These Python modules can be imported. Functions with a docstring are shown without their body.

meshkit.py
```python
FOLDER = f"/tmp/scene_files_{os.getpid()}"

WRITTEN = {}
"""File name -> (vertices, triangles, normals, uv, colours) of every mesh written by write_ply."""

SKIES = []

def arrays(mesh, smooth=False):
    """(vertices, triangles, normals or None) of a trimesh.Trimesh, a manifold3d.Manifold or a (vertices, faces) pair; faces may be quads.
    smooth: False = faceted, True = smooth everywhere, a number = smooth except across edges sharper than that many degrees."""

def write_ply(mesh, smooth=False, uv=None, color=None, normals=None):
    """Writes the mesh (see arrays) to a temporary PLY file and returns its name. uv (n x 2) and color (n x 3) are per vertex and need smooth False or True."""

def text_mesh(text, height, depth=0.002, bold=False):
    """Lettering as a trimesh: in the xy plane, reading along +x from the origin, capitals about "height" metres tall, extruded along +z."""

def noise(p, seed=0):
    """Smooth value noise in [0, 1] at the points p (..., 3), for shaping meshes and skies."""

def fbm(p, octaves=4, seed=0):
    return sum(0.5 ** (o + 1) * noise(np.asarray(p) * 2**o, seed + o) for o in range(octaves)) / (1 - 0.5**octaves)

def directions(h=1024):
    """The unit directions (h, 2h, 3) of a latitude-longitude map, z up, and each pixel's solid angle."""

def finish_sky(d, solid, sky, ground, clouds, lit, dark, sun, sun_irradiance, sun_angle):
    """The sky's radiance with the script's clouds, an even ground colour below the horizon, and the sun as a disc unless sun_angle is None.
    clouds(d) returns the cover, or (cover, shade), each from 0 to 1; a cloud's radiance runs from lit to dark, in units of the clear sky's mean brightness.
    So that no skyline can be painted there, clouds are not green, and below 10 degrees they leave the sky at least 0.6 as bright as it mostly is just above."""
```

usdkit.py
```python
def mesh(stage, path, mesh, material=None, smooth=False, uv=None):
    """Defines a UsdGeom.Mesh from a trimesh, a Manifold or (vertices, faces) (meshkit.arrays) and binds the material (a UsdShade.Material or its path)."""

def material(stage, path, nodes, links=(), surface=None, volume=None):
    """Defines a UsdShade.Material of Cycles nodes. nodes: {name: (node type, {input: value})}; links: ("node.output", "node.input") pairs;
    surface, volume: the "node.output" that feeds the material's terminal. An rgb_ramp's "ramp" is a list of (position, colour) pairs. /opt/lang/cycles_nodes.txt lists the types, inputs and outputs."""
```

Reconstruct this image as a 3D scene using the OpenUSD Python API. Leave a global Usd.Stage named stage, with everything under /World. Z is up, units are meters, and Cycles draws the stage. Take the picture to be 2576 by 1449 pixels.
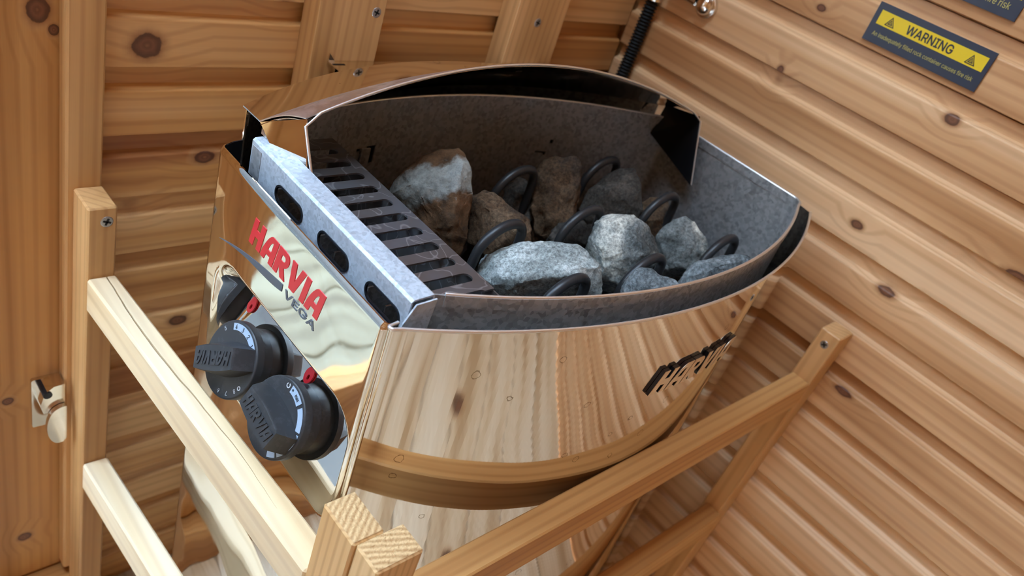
import math, random
import numpy as np, trimesh, usdkit, meshkit
import manifold3d as m3
from shapely.geometry import LineString, Polygon, Point, box as sbox
from shapely import affinity
from shapely.ops import unary_union
from pxr import Usd, UsdGeom, UsdLux, UsdShade, Gf, Sdf

stage = Usd.Stage.CreateInMemory()
UsdGeom.SetStageUpAxis(stage, UsdGeom.Tokens.z)
UsdGeom.SetStageMetersPerUnit(stage, 1.0)
UsdGeom.Xform.Define(stage, '/World'); UsdGeom.Scope.Define(stage, '/World/Looks')
EYE = 0.86                       # height of the eye above the floor; all heights below are measured from the eye
rng = random.Random(7); nrng = np.random.default_rng(7)

# ------------------------------------------------------------------ camera
from math import sin, cos
def rotvec(v):
    a = np.linalg.norm(v); k = np.asarray(v) / a
    K = np.array([[0, -k[2], k[1]], [k[2], 0, -k[0]], [-k[1], k[0], 0]])
    return np.eye(3) + sin(a) * K + (1 - cos(a)) * K @ K
RW = rotvec([2.13313842, -0.615662125, 0.737781028])      # world to camera: right, down, forward
FPX = 2013.46
cam = UsdGeom.Camera.Define(stage, '/World/camera')
mt = np.eye(4); mt[0, :3] = RW[0]; mt[1, :3] = -RW[1]; mt[2, :3] = -RW[2]; mt[3, :3] = (0, 0, EYE)
cam.AddTransformOp().Set(Gf.Matrix4d(*mt.ravel().tolist()))
cam.CreateHorizontalApertureAttr(9.8); cam.CreateFocalLengthAttr(9.8 * FPX / 2576)
cam.CreateFStopAttr(2.4); cam.CreateFocusDistanceAttr(0.50)
cam.CreateClippingRangeAttr(Gf.Vec2f(0.02, 200.0))
cam.CreateExposureAttr(-0.08)

# ------------------------------------------------------------------ light: the daylight outside, and an unseen overhead source for the upward faces
dome = UsdLux.DomeLight.Define(stage, '/World/sky')
sky = usdkit.material(stage, '/World/Looks/sky_look', {
    'tc': ('texture_coordinate', {}),
    'x': ('separate_xyz', {}), 'r': ('rgb_ramp', {'ramp': [(0.0, (0.80, 0.90, 1.0)), (0.35, (0.58, 0.78, 1.0)), (1.0, (0.34, 0.58, 1.0))]}),
    'n': ('noise_texture', {'scale': 2.5, 'detail': 5}), 'nr': ('map_range', {'from_min': 0.45, 'from_max': 0.62, 'to_min': 0, 'to_max': 0.55, 'clamp': True}),
    'mx': ('mix', {'color2': (0.95, 0.98, 1.0)}),
    'bg': ('background_shader', {'strength': 23.0})},
    [('tc.generated', 'x.vector'), ('x.z', 'r.fac'), ('tc.generated', 'n.vector'), ('n.fac', 'nr.value'), ('nr.result', 'mx.fac'), ('r.color', 'mx.color1'), ('mx.color', 'bg.color')], surface='bg.background')
UsdShade.MaterialBindingAPI.Apply(dome.GetPrim()).Bind(sky)
overhead = UsdLux.RectLight.Define(stage, '/World/roof_window_daylight')  # out of view above, placed to light upward faces and board edges
overhead.CreateWidthAttr(0.60); overhead.CreateHeightAttr(0.60); overhead.CreateIntensityAttr(29.0); overhead.CreateColorAttr(Gf.Vec3f(0.60, 0.80, 1.0))

def look_at(x, eye, to):
    e, t = np.array(eye, float), np.array(to, float); b = (e - t) / np.linalg.norm(e - t)
    r = np.cross([0, 0, 1.0], b); r /= np.linalg.norm(r); u = np.cross(b, r)
    m = np.eye(4); m[0, :3] = r; m[1, :3] = u; m[2, :3] = b; m[3, :3] = e + [0, 0, EYE]
    UsdGeom.Xformable(x).AddTransformOp().Set(Gf.Matrix4d(*m.ravel().tolist()))
look_at(overhead, (-0.30, 0.22, 1.765), (-0.2999, 0.22, -0.5))

# ------------------------------------------------------------------ helpers
used = {}
def numbered(path):
    k = used.get(path, 0); used[path] = k + 1
    return path if k == 0 else f'{path}_{k:03d}'
def path_of(parent): return '/World' if parent is None else str(parent.GetPath())
def obj(name, mesh, mat, parent=None, smooth=False, label=None, cat=None, group=None, kind=None, uv=None):
    v, f, n = meshkit.arrays(mesh, False)
    m = usdkit.mesh(stage, numbered(path_of(parent) + '/' + name), trimesh.Trimesh(v + [0, 0, EYE], f, process=False), mat, smooth)
    tag(m.GetPrim(), label, cat, group, kind)
    return m.GetPrim()
def tag(p, label=None, cat=None, group=None, kind=None):
    for k, v in (('label', label), ('category', cat), ('group', group), ('kind', kind)):
        if v: p.SetCustomDataByKey(k, v)
def thing(name, label=None, cat=None, group=None, kind=None, parent=None):
    p = UsdGeom.Xform.Define(stage, numbered(path_of(parent) + '/' + name)).GetPrim(); tag(p, label, cat, group, kind); return p
cat = trimesh.util.concatenate
def tri(m):
    mm = m.to_mesh(); return trimesh.Trimesh(np.array(mm.vert_properties[:, :3]), np.array(mm.tri_verts), process=False)
def man(t):
    t = trimesh.Trimesh(t.vertices, t.faces); t.merge_vertices()
    return m3.Manifold(m3.Mesh(np.asarray(t.vertices, np.float32), np.asarray(t.faces, np.uint32)))
def bx(x0, x1, y0, y1, z0, z1, r=0.0):
    if r <= 0:
        return trimesh.creation.box(bounds=[[min(x0, x1), min(y0, y1), min(z0, z1)], [max(x0, x1), max(y0, y1), max(z0, z1)]])
    c = np.array([(x0 + x1) / 2, (y0 + y1) / 2, (z0 + z1) / 2]); h = np.abs([(x1 - x0) / 2, (y1 - y0) / 2, (z1 - z0) / 2])
    pts = []
    for s in np.ndindex(2, 2, 2):
        sg = np.array(s) * 2 - 1; k = sg * (h - r)
        for a in ((1, .42, .42), (.42, 1, .42), (.42, .42, 1), (.74, .74, .4), (.74, .4, .74), (.4, .74, .74)):
            pts.append(c + k + sg * r * np.array(a))
    return trimesh.convex.convex_hull(np.array(pts))
def extrude(poly, axis, lo, hi):
    """A shapely polygon extruded along an axis. 'x': polygon in (y, z); 'y': in (x, z); 'z': in (x, y)."""
    parts = []
    for g in getattr(poly, 'geoms', [poly]):
        if g.is_empty or g.area < 1e-12: continue
        m = trimesh.creation.extrude_polygon(g, hi - lo, engine='earcut'); v = m.vertices.copy()
        if axis == 'z': w = v + [0, 0, lo]
        elif axis == 'y': w = np.stack([v[:, 0], lo + v[:, 2], v[:, 1]], 1)
        else: w = np.stack([lo + v[:, 2], v[:, 0], v[:, 1]], 1)
        t = trimesh.Trimesh(w, m.faces, process=False)
        if t.volume < 0: t.invert()
        parts.append(t)
    return cat(parts)
def place(mesh, o, ex, ey, ez):
    M = np.eye(4); M[:3, 0] = ex; M[:3, 1] = ey; M[:3, 2] = ez; M[:3, 3] = o
    t = mesh.copy(); t.vertices = t.vertices @ M[:3, :3].T + M[:3, 3]
    if np.linalg.det(M[:3, :3]) < 0: t.invert()
    return t
def tube(pts, r, sides=14, closed_ends=True):
    p = np.asarray(pts, float); t = np.gradient(p, axis=0); t /= np.linalg.norm(t, axis=1, keepdims=True)
    a = np.cross(t[0], [0.3, 0.9, 0.2]); a /= np.linalg.norm(a); A = [a]
    for k in range(1, len(p)):
        a = A[-1] - t[k] * (A[-1] @ t[k]); A.append(a / np.linalg.norm(a))
    A = np.array(A); B = np.cross(t, A); ang = np.arange(sides) * 2 * np.pi / sides
    rr = np.broadcast_to(r, (len(p),))[:, None, None]
    v = (p[:, None] + rr * (np.cos(ang)[None, :, None] * A[:, None] + np.sin(ang)[None, :, None] * B[:, None])).reshape(-1, 3)
    F = []
    for i in range(len(p) - 1):
        for j in range(sides):
            j2 = (j + 1) % sides; F += [[i * sides + j, i * sides + j2, (i + 1) * sides + j2], [i * sides + j, (i + 1) * sides + j2, (i + 1) * sides + j]]
    n = len(v); v = np.vstack([v, p[0], p[-1]]); L = (len(p) - 1) * sides
    for j in range(sides):
        j2 = (j + 1) % sides; F += [[n, j2, j], [n + 1, L + j, L + j2]]
    m = trimesh.Trimesh(v, F, process=False)
    if m.volume < 0: m.invert()
    return m
def disc(o, axis, r, h, sides=48, bev=0.0):
    """A turned disc from o along +/- axis vector (length one), height h, edge bevel at the far end."""
    prof = [(0, 0), (r, 0), (r, h - bev)] + ([(r - bev * (1 - math.cos(a)), h - bev + bev * math.sin(a)) for a in np.linspace(0.3, math.pi / 2, 5)] if bev else []) + [(0, h)]
    m = trimesh.creation.revolve(np.array(prof), sections=sides)
    ez = np.array(axis, float); ex = np.cross(ez, [0.13, 0.2, 0.97]); ex /= np.linalg.norm(ex); ey = np.cross(ez, ex)
    return place(m, o, ex, ey, ez)
def fillet(pts, rad, n=8):
    """A polyline with rounded corners; rad per inner corner."""
    P = [np.array(p, float) for p in pts]; out = [P[0]]
    for i in range(1, len(P) - 1):
        r = rad[i - 1] if np.ndim(rad) else rad
        a, b = P[i - 1] - P[i], P[i + 1] - P[i]; la, lb = np.linalg.norm(a), np.linalg.norm(b); a /= la; b /= lb
        th = math.acos(np.clip(a @ b, -1, 1)); d = min(r / math.tan(th / 2), la * .49, lb * .49)
        if r <= 0 or th > 3.1: out.append(P[i]); continue
        r = d * math.tan(th / 2); c = P[i] + (a + b) / np.linalg.norm(a + b) * r / math.sin(th / 2)
        s, e = P[i] + a * d - c, P[i] + b * d - c; w = math.acos(np.clip(s @ e / (r * r), -1, 1))
        for k in range(n + 1):
            u = k / n; out.append(c + (s * math.sin((1 - u) * w) + e * math.sin(u * w)) / math.sin(w))
    out.append(P[-1]); return np.array(out)
def circle3(a, b, c):
    P = np.array([a, b, c], float); s = np.linalg.solve(np.c_[2 * P, np.ones(3)], (P ** 2).sum(1)); return s[:2], math.sqrt(s[2] + s[:2] @ s[:2])
def arc(c, r, x0, x1, low, n):
    x = np.linspace(x0, x1, n); return np.stack([x, c[1] + (-1 if low else 1) * np.sqrt(r * r - (x - c[0]) ** 2)], 1)
def wall_sheet(plan, z0, z1, t):
    return extrude(LineString(plan).buffer(t / 2, cap_style=2, join_style=1, quad_segs=3), 'z', z0, z1)

# ------------------------------------------------------------------ materials
def mat(name, nodes, links, surface='p.BSDF'): return usdkit.material(stage, '/World/Looks/' + name, nodes, links, surface=surface)
def plain(name, color, rough=0.5, metal=0.0, spec=0.5, **kw):
    return mat(name, {'p': ('principled_bsdf', dict(base_color=color, roughness=rough, metallic=metal, specular_ior_level=spec, **kw))}, [])
AX = {'x': 0, 'y': 1, 'z': 2}
def wood(name, axis, pale, mid, dark, knots=(), rough=0.46, ring=0.29, tone=0.0, spread=0.5, spec=0.35, per=1.0, scale=1.0):
    """Planed softwood with the grain along an axis. knots: (x, y, z in eye heights, radius, stretch along the grain)."""
    k = AX[axis]; g = [1.0, 1.0, 1.0]; g[k] = 0.02
    fine = [420.0] * 3; fine[k] = 5.0
    low = [22.0] * 3; low[k] = 0.9
    mot = [110.0] * 3; mot[k] = 1.6
    N = {'geo': ('geometry', {}), 'oi': ('object_info', {}),
         'off': ('vector_math', {'math_type': 'scale', 'vector1': (3.1, 2.3, 1.7)}), 'pos': ('vector_math', {'math_type': 'add'}),
         'mg': ('mapping', {'scale': tuple(g)}), 'mf': ('mapping', {'scale': tuple(fine)}), 'ml': ('mapping', {'scale': tuple(low)}), 'mm': ('mapping', {'scale': tuple(mot)}),
         'wave': ('wave_texture', {'wave_type': 'rings', 'rings_direction': axis, 'scale': 52.0 * scale, 'distortion': 3.4, 'detail': 1.5, 'detail_scale': 0.55, 'detail_roughness': 0.5}),
         'wr': ('map_range', {'from_min': 0.55, 'from_max': 1.0, 'to_min': 0.0, 'to_max': 1.0, 'clamp': True}),
         'nf': ('noise_texture', {'scale': 1.0, 'detail': 3.0, 'roughness': 0.6}), 'nl': ('noise_texture', {'scale': 1.0, 'detail': 3.0, 'roughness': 0.55}),
         'nm': ('noise_texture', {'scale': 1.0, 'detail': 2.0}),
         't0': ('math', {'math_type': 'multiply_add', 'value2': 2.9, 'value3': -1.45 + 0.5 + tone}),
         't1': ('math', {'math_type': 'multiply_add', 'value2': spread, 'value3': -spread / 2}),
         't2': ('math', {'math_type': 'add'}),
         'ramp': ('rgb_ramp', {'ramp': [(0.0, dark), (0.45, mid), (1.0, pale)]}),
         'r0': ('math', {'math_type': 'multiply', 'value2': ring * 0.75}), 'r1': ('math', {'math_type': 'multiply_add', 'value2': ring * 0.55}),
         'r2': ('math', {'math_type': 'multiply_add', 'value2': ring * 0.35, 'value3': -ring * 0.30}),
         'r3': ('math', {'math_type': 'add', 'use_clamp': True}),
         'dk': ('mix', {'mix_type': 'multiply', 'color2': (0.42, 0.25, 0.13)}),
         'bu': ('bump', {'strength': 0.22, 'distance': 0.0006}),
         'p': ('principled_bsdf', {'roughness': rough, 'specular_ior_level': spec})}
    L = [('oi.random', 'off.scale'), ('geo.position', 'pos.vector1'), ('off.vector', 'pos.vector2')]
    L += [('pos.vector', m + '.vector') for m in ('mg', 'mf', 'ml', 'mm')]
    L += [('mg.vector', 'wave.vector'), ('mf.vector', 'nf.vector'), ('ml.vector', 'nl.vector'), ('mm.vector', 'nm.vector'), ('wave.fac', 'wr.value'),
          ('nl.fac', 't0.value1'), ('oi.random', 't1.value1'), ('t0.value', 't2.value1'), ('t1.value', 't2.value2'), ('t2.value', 'ramp.fac'),
          ('wr.result', 'r0.value1'), ('nf.fac', 'r1.value1'), ('r0.value', 'r1.value3'), ('nm.fac', 'r2.value1'), ('r1.value', 'r3.value1'), ('r2.value', 'r3.value2'),
          ('ramp.color', 'dk.color1'), ('r3.value', 'dk.fac'), ('nf.fac', 'bu.height'), ('bu.normal', 'p.normal')]
    last = 'dk.color'
    if knots:
        prev = None
        for i, (x, y, z, r, st) in enumerate(knots):
            sc = [1 / r] * 3; sc[k] = 1 / (r * st)
            N[f's{i}'] = ('vector_math', {'math_type': 'subtract', 'vector2': (x, y, z + EYE)})
            N[f'm{i}'] = ('vector_math', {'math_type': 'multiply', 'vector2': tuple(sc)}); N[f'l{i}'] = ('vector_math', {'math_type': 'length'})
            L += [('geo.position', f's{i}.vector1'), (f's{i}.vector', f'm{i}.vector1'), (f'm{i}.vector', f'l{i}.vector1')]
            if prev is None: prev = f'l{i}.value'
            else:
                N[f'n{i}'] = ('math', {'math_type': 'minimum'}); L += [(prev, f'n{i}.value1'), (f'l{i}.value', f'n{i}.value2')]; prev = f'n{i}.value'
        N['kn'] = ('noise_texture', {'scale': 160.0, 'detail': 3.0}); N['ka'] = ('math', {'math_type': 'multiply_add', 'value2': 0.5, 'value3': -0.25})
        N['kd'] = ('math', {'math_type': 'add'})
        N['kw'] = ('map_range', {'from_min': 0.0, 'from_max': 5.0, 'to_min': 9.0, 'to_max': 0.0, 'clamp': True})
        N['kr'] = ('rgb_ramp', {'ramp': [(0.0, (0.22, 0.09, 0.04)), (0.12, (0.12, 0.04, 0.02)), (0.24, (0.17, 0.06, 0.03)), (0.40, (0.08, 0.025, 0.014)), (0.5, (0.07, 0.022, 0.012)), (0.56, (0.30, 0.13, 0.05)), (1.0, (0.6, 0.36, 0.17))]})
        N['kf'] = ('map_range', {'from_min': 0.95, 'from_max': 2.0, 'to_min': 0.92, 'to_max': 0.0, 'clamp': True})
        N['kh'] = ('math', {'math_type': 'multiply', 'value2': 0.5}); N['km'] = ('mix', {})
        L += [('geo.position', 'kn.vector'), ('kn.fac', 'ka.value1'), (prev, 'kd.value1'), ('ka.value', 'kd.value2'), (prev, 'kw.value'), ('kw.result', 'wave.phase'),
              ('kd.value', 'kh.value1'), ('kh.value', 'kr.fac'), ('kd.value', 'kf.value'), ('kf.result', 'km.fac'), (last, 'km.color1'), ('kr.color', 'km.color2')]
        last = 'km.color'
    L.append((last, 'p.base_color'))
    return mat(name, N, L)

PALE, MID, DARK = (0.77, 0.47, 0.215), (0.63, 0.32, 0.108), (0.40, 0.165, 0.05)
W = {}
W['right'] = wood('cladding_right_wood', 'y', (0.83, 0.565, 0.335), (0.69, 0.405, 0.20), (0.48, 0.24, 0.10), tone=0.10, ring=0.30, spread=0.75,
    knots=[(.75, .1953, -.132, .0046, 1.3), (.75, .2161, -.2518, .0036, 1.6), (.75, .1609, -.289, .0054, 1.5), (.75, .3487, -.0982, .003, 1.5), (.75, .3576, -.173, .0055, 0.9), (.75, .3576, -.163, .004, .8),
           (.75, .0807, -.2181, .005, 2.2), (.75, .1409, -.4005, .0035, 2.6)])
W['back'] = wood('cladding_back_wood', 'x', PALE, (0.61, 0.305, 0.10), (0.37, 0.145, 0.045), spread=0.7, tone=0.0,
    knots=[(.228, .55, -.2371, .0085, 1.15), (.2248, .55, -.3705, .0055, 1.3), (.2787, .55, -.3297, .005, 1.6), (.3305, .55, -.2041, .0045, 1.6), (.47, .55, -.17, .006, 1.5), (.27, .55, -.497, .005, 1.5)])
W['room_y'] = wood('room_wood_lengthwise', 'y', PALE, MID, DARK)
W['floor'] = wood('floor_wood', 'y', (0.86, 0.76, 0.58), (0.74, 0.59, 0.40), (0.52, 0.36, 0.20), spread=0.8, tone=0.12,
    knots=[(.30, -.25, -.86, .012, 1.4), (.44, -.10, -.86, .010, 1.4), (.40, -.42, -.86, .012, 1.4), (.52, -.2, -.86, .009, 1.4), (.18, -.5, -.86, .011, 1.4), (.35, .05, -.86, .010, 1.4)])
W['up'] = wood('upright_wood', 'z', PALE, (0.60, 0.345, 0.14), (0.44, 0.22, 0.085), tone=0.1)
W['door'] = wood('door_wood', 'z', (0.66, 0.38, 0.15), (0.56, 0.285, 0.095), (0.40, 0.18, 0.055), rough=0.36, spread=0.2,
    knots=[(.1602, .553, -.2164, .0065, 1.2), (.1694, .553, -.2291, .003, 1.2), (.1339, .553, -.5502, .004, 1.0), (.1426, .553, -.7331, .0055, .9)])
W['sill'] = wood('sill_wood', 'x', (0.66, 0.38, 0.15), (0.56, 0.285, 0.095), (0.40, 0.18, 0.055), rough=0.36)
W['rail_y'] = wood('rail_wood_lengthwise', 'y', (0.88, 0.74, 0.52), (0.82, 0.63, 0.38), (0.64, 0.44, 0.22), ring=0.20, tone=0.2, spread=0.2, rough=0.55, scale=0.6)
W['rail_x'] = wood('rail_wood_crosswise', 'x', (0.72, 0.45, 0.19), (0.58, 0.31, 0.11), (0.42, 0.19, 0.06), ring=0.30, tone=0.0, spread=0.2)
W['post'] = wood('post_wood', 'z', (0.78, 0.52, 0.25), (0.68, 0.40, 0.16), (0.48, 0.24, 0.09), ring=0.42, tone=0.15, spread=0.2, scale=1.6)
W['deck'] = wood('deck_wood', 'x', (0.16, 0.142, 0.095), (0.125, 0.105, 0.065), (0.07, 0.055, 0.033), tone=0.2)

def endgrain(name, angle):
    c, s = math.cos(angle), math.sin(angle)
    return mat(name, {'geo': ('geometry', {}), 'mp': ('mapping', {'rotation': (0, 0, angle)}),
        'w': ('wave_texture', {'wave_type': 'bands', 'bands_direction': 'x', 'scale': 95.0, 'distortion': 1.2, 'detail': 2.0, 'detail_scale': 2.0}),
        'n': ('noise_texture', {'scale': 900.0, 'detail': 3.0, 'roughness': 0.7}), 'mx': ('mix', {'color1': (0.40, 0.20, 0.075), 'color2': (0.80, 0.56, 0.29)}),
        'ad': ('math', {'math_type': 'multiply_add', 'value2': 0.6, 'value3': -0.1}), 'a2': ('math', {'math_type': 'multiply_add', 'value2': 0.8, 'use_clamp': True}),
        'bu': ('bump', {'strength': 0.8, 'distance': 0.0012}), 'p': ('principled_bsdf', {'roughness': 0.8, 'specular_ior_level': 0.2})},
        [('geo.position', 'mp.vector'), ('mp.vector', 'w.vector'), ('geo.position', 'n.vector'), ('w.fac', 'ad.value1'), ('n.fac', 'a2.value1'), ('ad.value', 'a2.value3'), ('a2.value', 'mx.fac'), ('mx.color', 'p.base_color'), ('n.fac', 'bu.height'), ('bu.normal', 'p.normal')])
END1, END2 = endgrain('end_grain_rough', 0.9), endgrain('end_grain_ringed', -1.15)

def steel(name, base=(0.80, 0.77, 0.72), rough=0.035, wav=0.10, wscale=7.0, spots=0.0, smudge=0.05):
    N = {'geo': ('geometry', {}), 'n': ('noise_texture', {'scale': wscale, 'detail': 1.0}), 'bu': ('bump', {'strength': wav, 'distance': 0.02}),
         's': ('noise_texture', {'scale': 34.0, 'detail': 5.0, 'roughness': 0.65}), 'sr': ('map_range', {'from_min': 0.5, 'from_max': 0.75, 'to_min': rough, 'to_max': rough + smudge, 'clamp': True}),
         'p': ('principled_bsdf', {'metallic': 1.0, 'base_color': base, 'specular_ior_level': 0.5})}
    L = [('geo.position', 'n.vector'), ('n.fac', 'bu.height'), ('bu.normal', 'p.normal'), ('geo.position', 's.vector'), ('s.fac', 'sr.value'), ('sr.result', 'p.roughness')]
    if spots:
        N['v'] = ('voronoi_texture', {'scale': 75.0, 'feature': 'f1'}); N['vn'] = ('noise_texture', {'scale': 300.0, 'detail': 2.0}); N['va'] = ('math', {'math_type': 'multiply_add', 'value2': 0.22})
        N['v1'] = ('math', {'math_type': 'subtract', 'value2': 0.33}); N['v2'] = ('math', {'math_type': 'absolute'}); N['v3'] = ('math', {'math_type': 'less_than', 'value2': 0.018})
        N['sep'] = ('separate_xyz', {}); N['v4'] = ('math', {'math_type': 'greater_than', 'value2': 0.86}); N['v5'] = ('math', {'math_type': 'multiply'}); N['v6'] = ('math', {'math_type': 'multiply', 'value2': spots})
        N['mx'] = ('mix', {'color1': base, 'color2': (0.30, 0.25, 0.19)})
        L += [('geo.position', 'v.vector'), ('geo.position', 'vn.vector'), ('vn.fac', 'va.value1'), ('v.distance', 'va.value3'), ('va.value', 'v1.value1'), ('v1.value', 'v2.value1'), ('v2.value', 'v3.value1'),
              ('v.color', 'sep.vector'), ('sep.x', 'v4.value1'), ('v3.value', 'v5.value1'), ('v4.value', 'v5.value2'), ('v5.value', 'v6.value1'), ('v6.value', 'mx.fac'), ('mx.color', 'p.base_color')]
    return mat(name, N, L)
STEEL = steel('mirror_steel', spots=0.8)
STEEL_P = steel('mirror_steel_panel', wav=0.16, wscale=11.0, smudge=0.09)
STEEL_B = steel('brushed_steel', rough=0.30, wav=0.05, base=(0.72, 0.66, 0.62), smudge=0.12)
CHROME = steel('chrome', rough=0.12, wav=0.05, base=(0.75, 0.72, 0.68))
EDGE = plain('cut_steel_edge', (0.86, 0.88, 0.90), 0.38, 1.0)
DULL = plain('dark_steel', (0.03, 0.03, 0.035), 0.35, 0.8)
def galv(name, lo, hi, scale, rough=0.42, metal=0.85):
    return mat(name, {'geo': ('geometry', {}), 'v': ('voronoi_texture', {'scale': scale}), 'sx': ('separate_xyz', {}), 'n': ('noise_texture', {'scale': 60.0, 'detail': 4.0}),
        'ad': ('math', {'math_type': 'multiply_add', 'value2': 0.5}), 'mx': ('mix', {'color1': lo, 'color2': hi}), 'rr': ('math', {'math_type': 'multiply_add', 'value2': 0.18, 'value3': rough - 0.09}),
        'bu': ('bump', {'strength': 0.12, 'distance': 0.0006}), 'p': ('principled_bsdf', {'metallic': metal})},
        [('geo.position', 'v.vector'), ('v.color', 'sx.vector'), ('geo.position', 'n.vector'), ('n.fac', 'ad.value1'), ('sx.y', 'ad.value3'), ('sx.x', 'rr.value1'), ('sx.z', 'bu.height'), ('bu.normal', 'p.normal'),
         ('ad.value', 'mx.fac'), ('mx.color', 'p.base_color'), ('rr.value', 'p.roughness')])
GALV = galv('galvanised_sheet', (0.40, 0.40, 0.41), (0.60, 0.60, 0.61), 420.0, 0.45)
GALV_C = galv('galvanised_container', (0.25, 0.255, 0.26), (0.49, 0.50, 0.51), 340.0, 0.5, 0.75)
GALV_SKYLIT = galv('galvanised_skylit', (0.40, 0.45, 0.51), (0.60, 0.66, 0.73), 520.0, 0.62, 0.6)  # blue of the sky on the bar is put into this colour
GRILLE = mat('heat_stained_steel', {'geo': ('geometry', {}), 'n': ('noise_texture', {'scale': 22.0, 'detail': 4.0}), 'n2': ('noise_texture', {'scale': 55.0, 'detail': 1.0, 'distortion': 0.6}), 'a': ('math', {'math_type': 'subtract', 'value2': 0.5}), 'b': ('math', {'math_type': 'absolute'}),
    'c': ('map_range', {'from_min': 0.0, 'from_max': 0.022, 'to_min': 0.55, 'to_max': 0.0, 'clamp': True}), 'r': ('rgb_ramp', {'ramp': [(0.35, (0.20, 0.20, 0.22)), (0.6, (0.18, 0.16, 0.15)), (0.75, (0.26, 0.27, 0.29))]}),
    'mx': ('mix', {'color2': (0.55, 0.55, 0.56)}), 'p': ('principled_bsdf', {'metallic': 0.8, 'roughness': 0.42})},
    [('geo.position', 'n.vector'), ('geo.position', 'n2.vector'), ('n2.fac', 'a.value1'), ('a.value', 'b.value1'), ('b.value', 'c.value'), ('c.result', 'mx.fac'), ('n.fac', 'r.fac'), ('r.color', 'mx.color1'), ('mx.color', 'p.base_color')])
ELEMENT = plain('element_steel', (0.028, 0.028, 0.030), 0.40, 0.25)
PLASTIC = mat('black_plastic', {'geo': ('geometry', {}), 'n': ('noise_texture', {'scale': 140.0, 'detail': 5.0, 'roughness': 0.7}), 'm': ('map_range', {'from_min': 0.52, 'from_max': 0.8, 'to_min': 0.0, 'to_max': 0.35, 'clamp': True}), 'mx': ('mix', {'color1': (0.022, 0.023, 0.026), 'color2': (0.13, 0.13, 0.14)}), 'p': ('principled_bsdf', {'roughness': 0.46, 'specular_ior_level': 0.6})},
    [('geo.position', 'n.vector'), ('n.fac', 'm.value'), ('m.result', 'mx.fac'), ('mx.color', 'p.base_color')])
GLOSS = plain('black_gloss', (0.012, 0.012, 0.015), 0.10)
GREY_P = plain('grey_print', (0.36, 0.46, 0.58), 0.45)
LETTER = plain('white_print', (0.55, 0.58, 0.62), 0.45)
DARKP = plain('dark_print', (0.035, 0.045, 0.06), 0.4)
RED = plain('red_print', (0.62, 0.018, 0.03), 0.35)
SLATE = plain('slate_print', (0.07, 0.085, 0.11), 0.35)
BRONZE = steel('badge_steel', rough=0.32, base=(0.82, 0.74, 0.62), wav=0.02)
NAVY = plain('navy_plate', (0.022, 0.030, 0.055), 0.42)
YELLOW = plain('yellow_print', (0.80, 0.58, 0.012), 0.45)
SIGNINK = plain('sign_ink', (0.02, 0.022, 0.03), 0.45)
OLIVE = plain('gold_print', (0.50, 0.44, 0.13), 0.45)
RUBBER = plain('black_conduit', (0.006, 0.006, 0.006), 0.55)
SCREW = plain('screw_zinc', (0.42, 0.42, 0.43), 0.35, 0.9)
SLOT = plain('screw_recess', (0.03, 0.03, 0.03), 0.6, 0.5)
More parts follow.
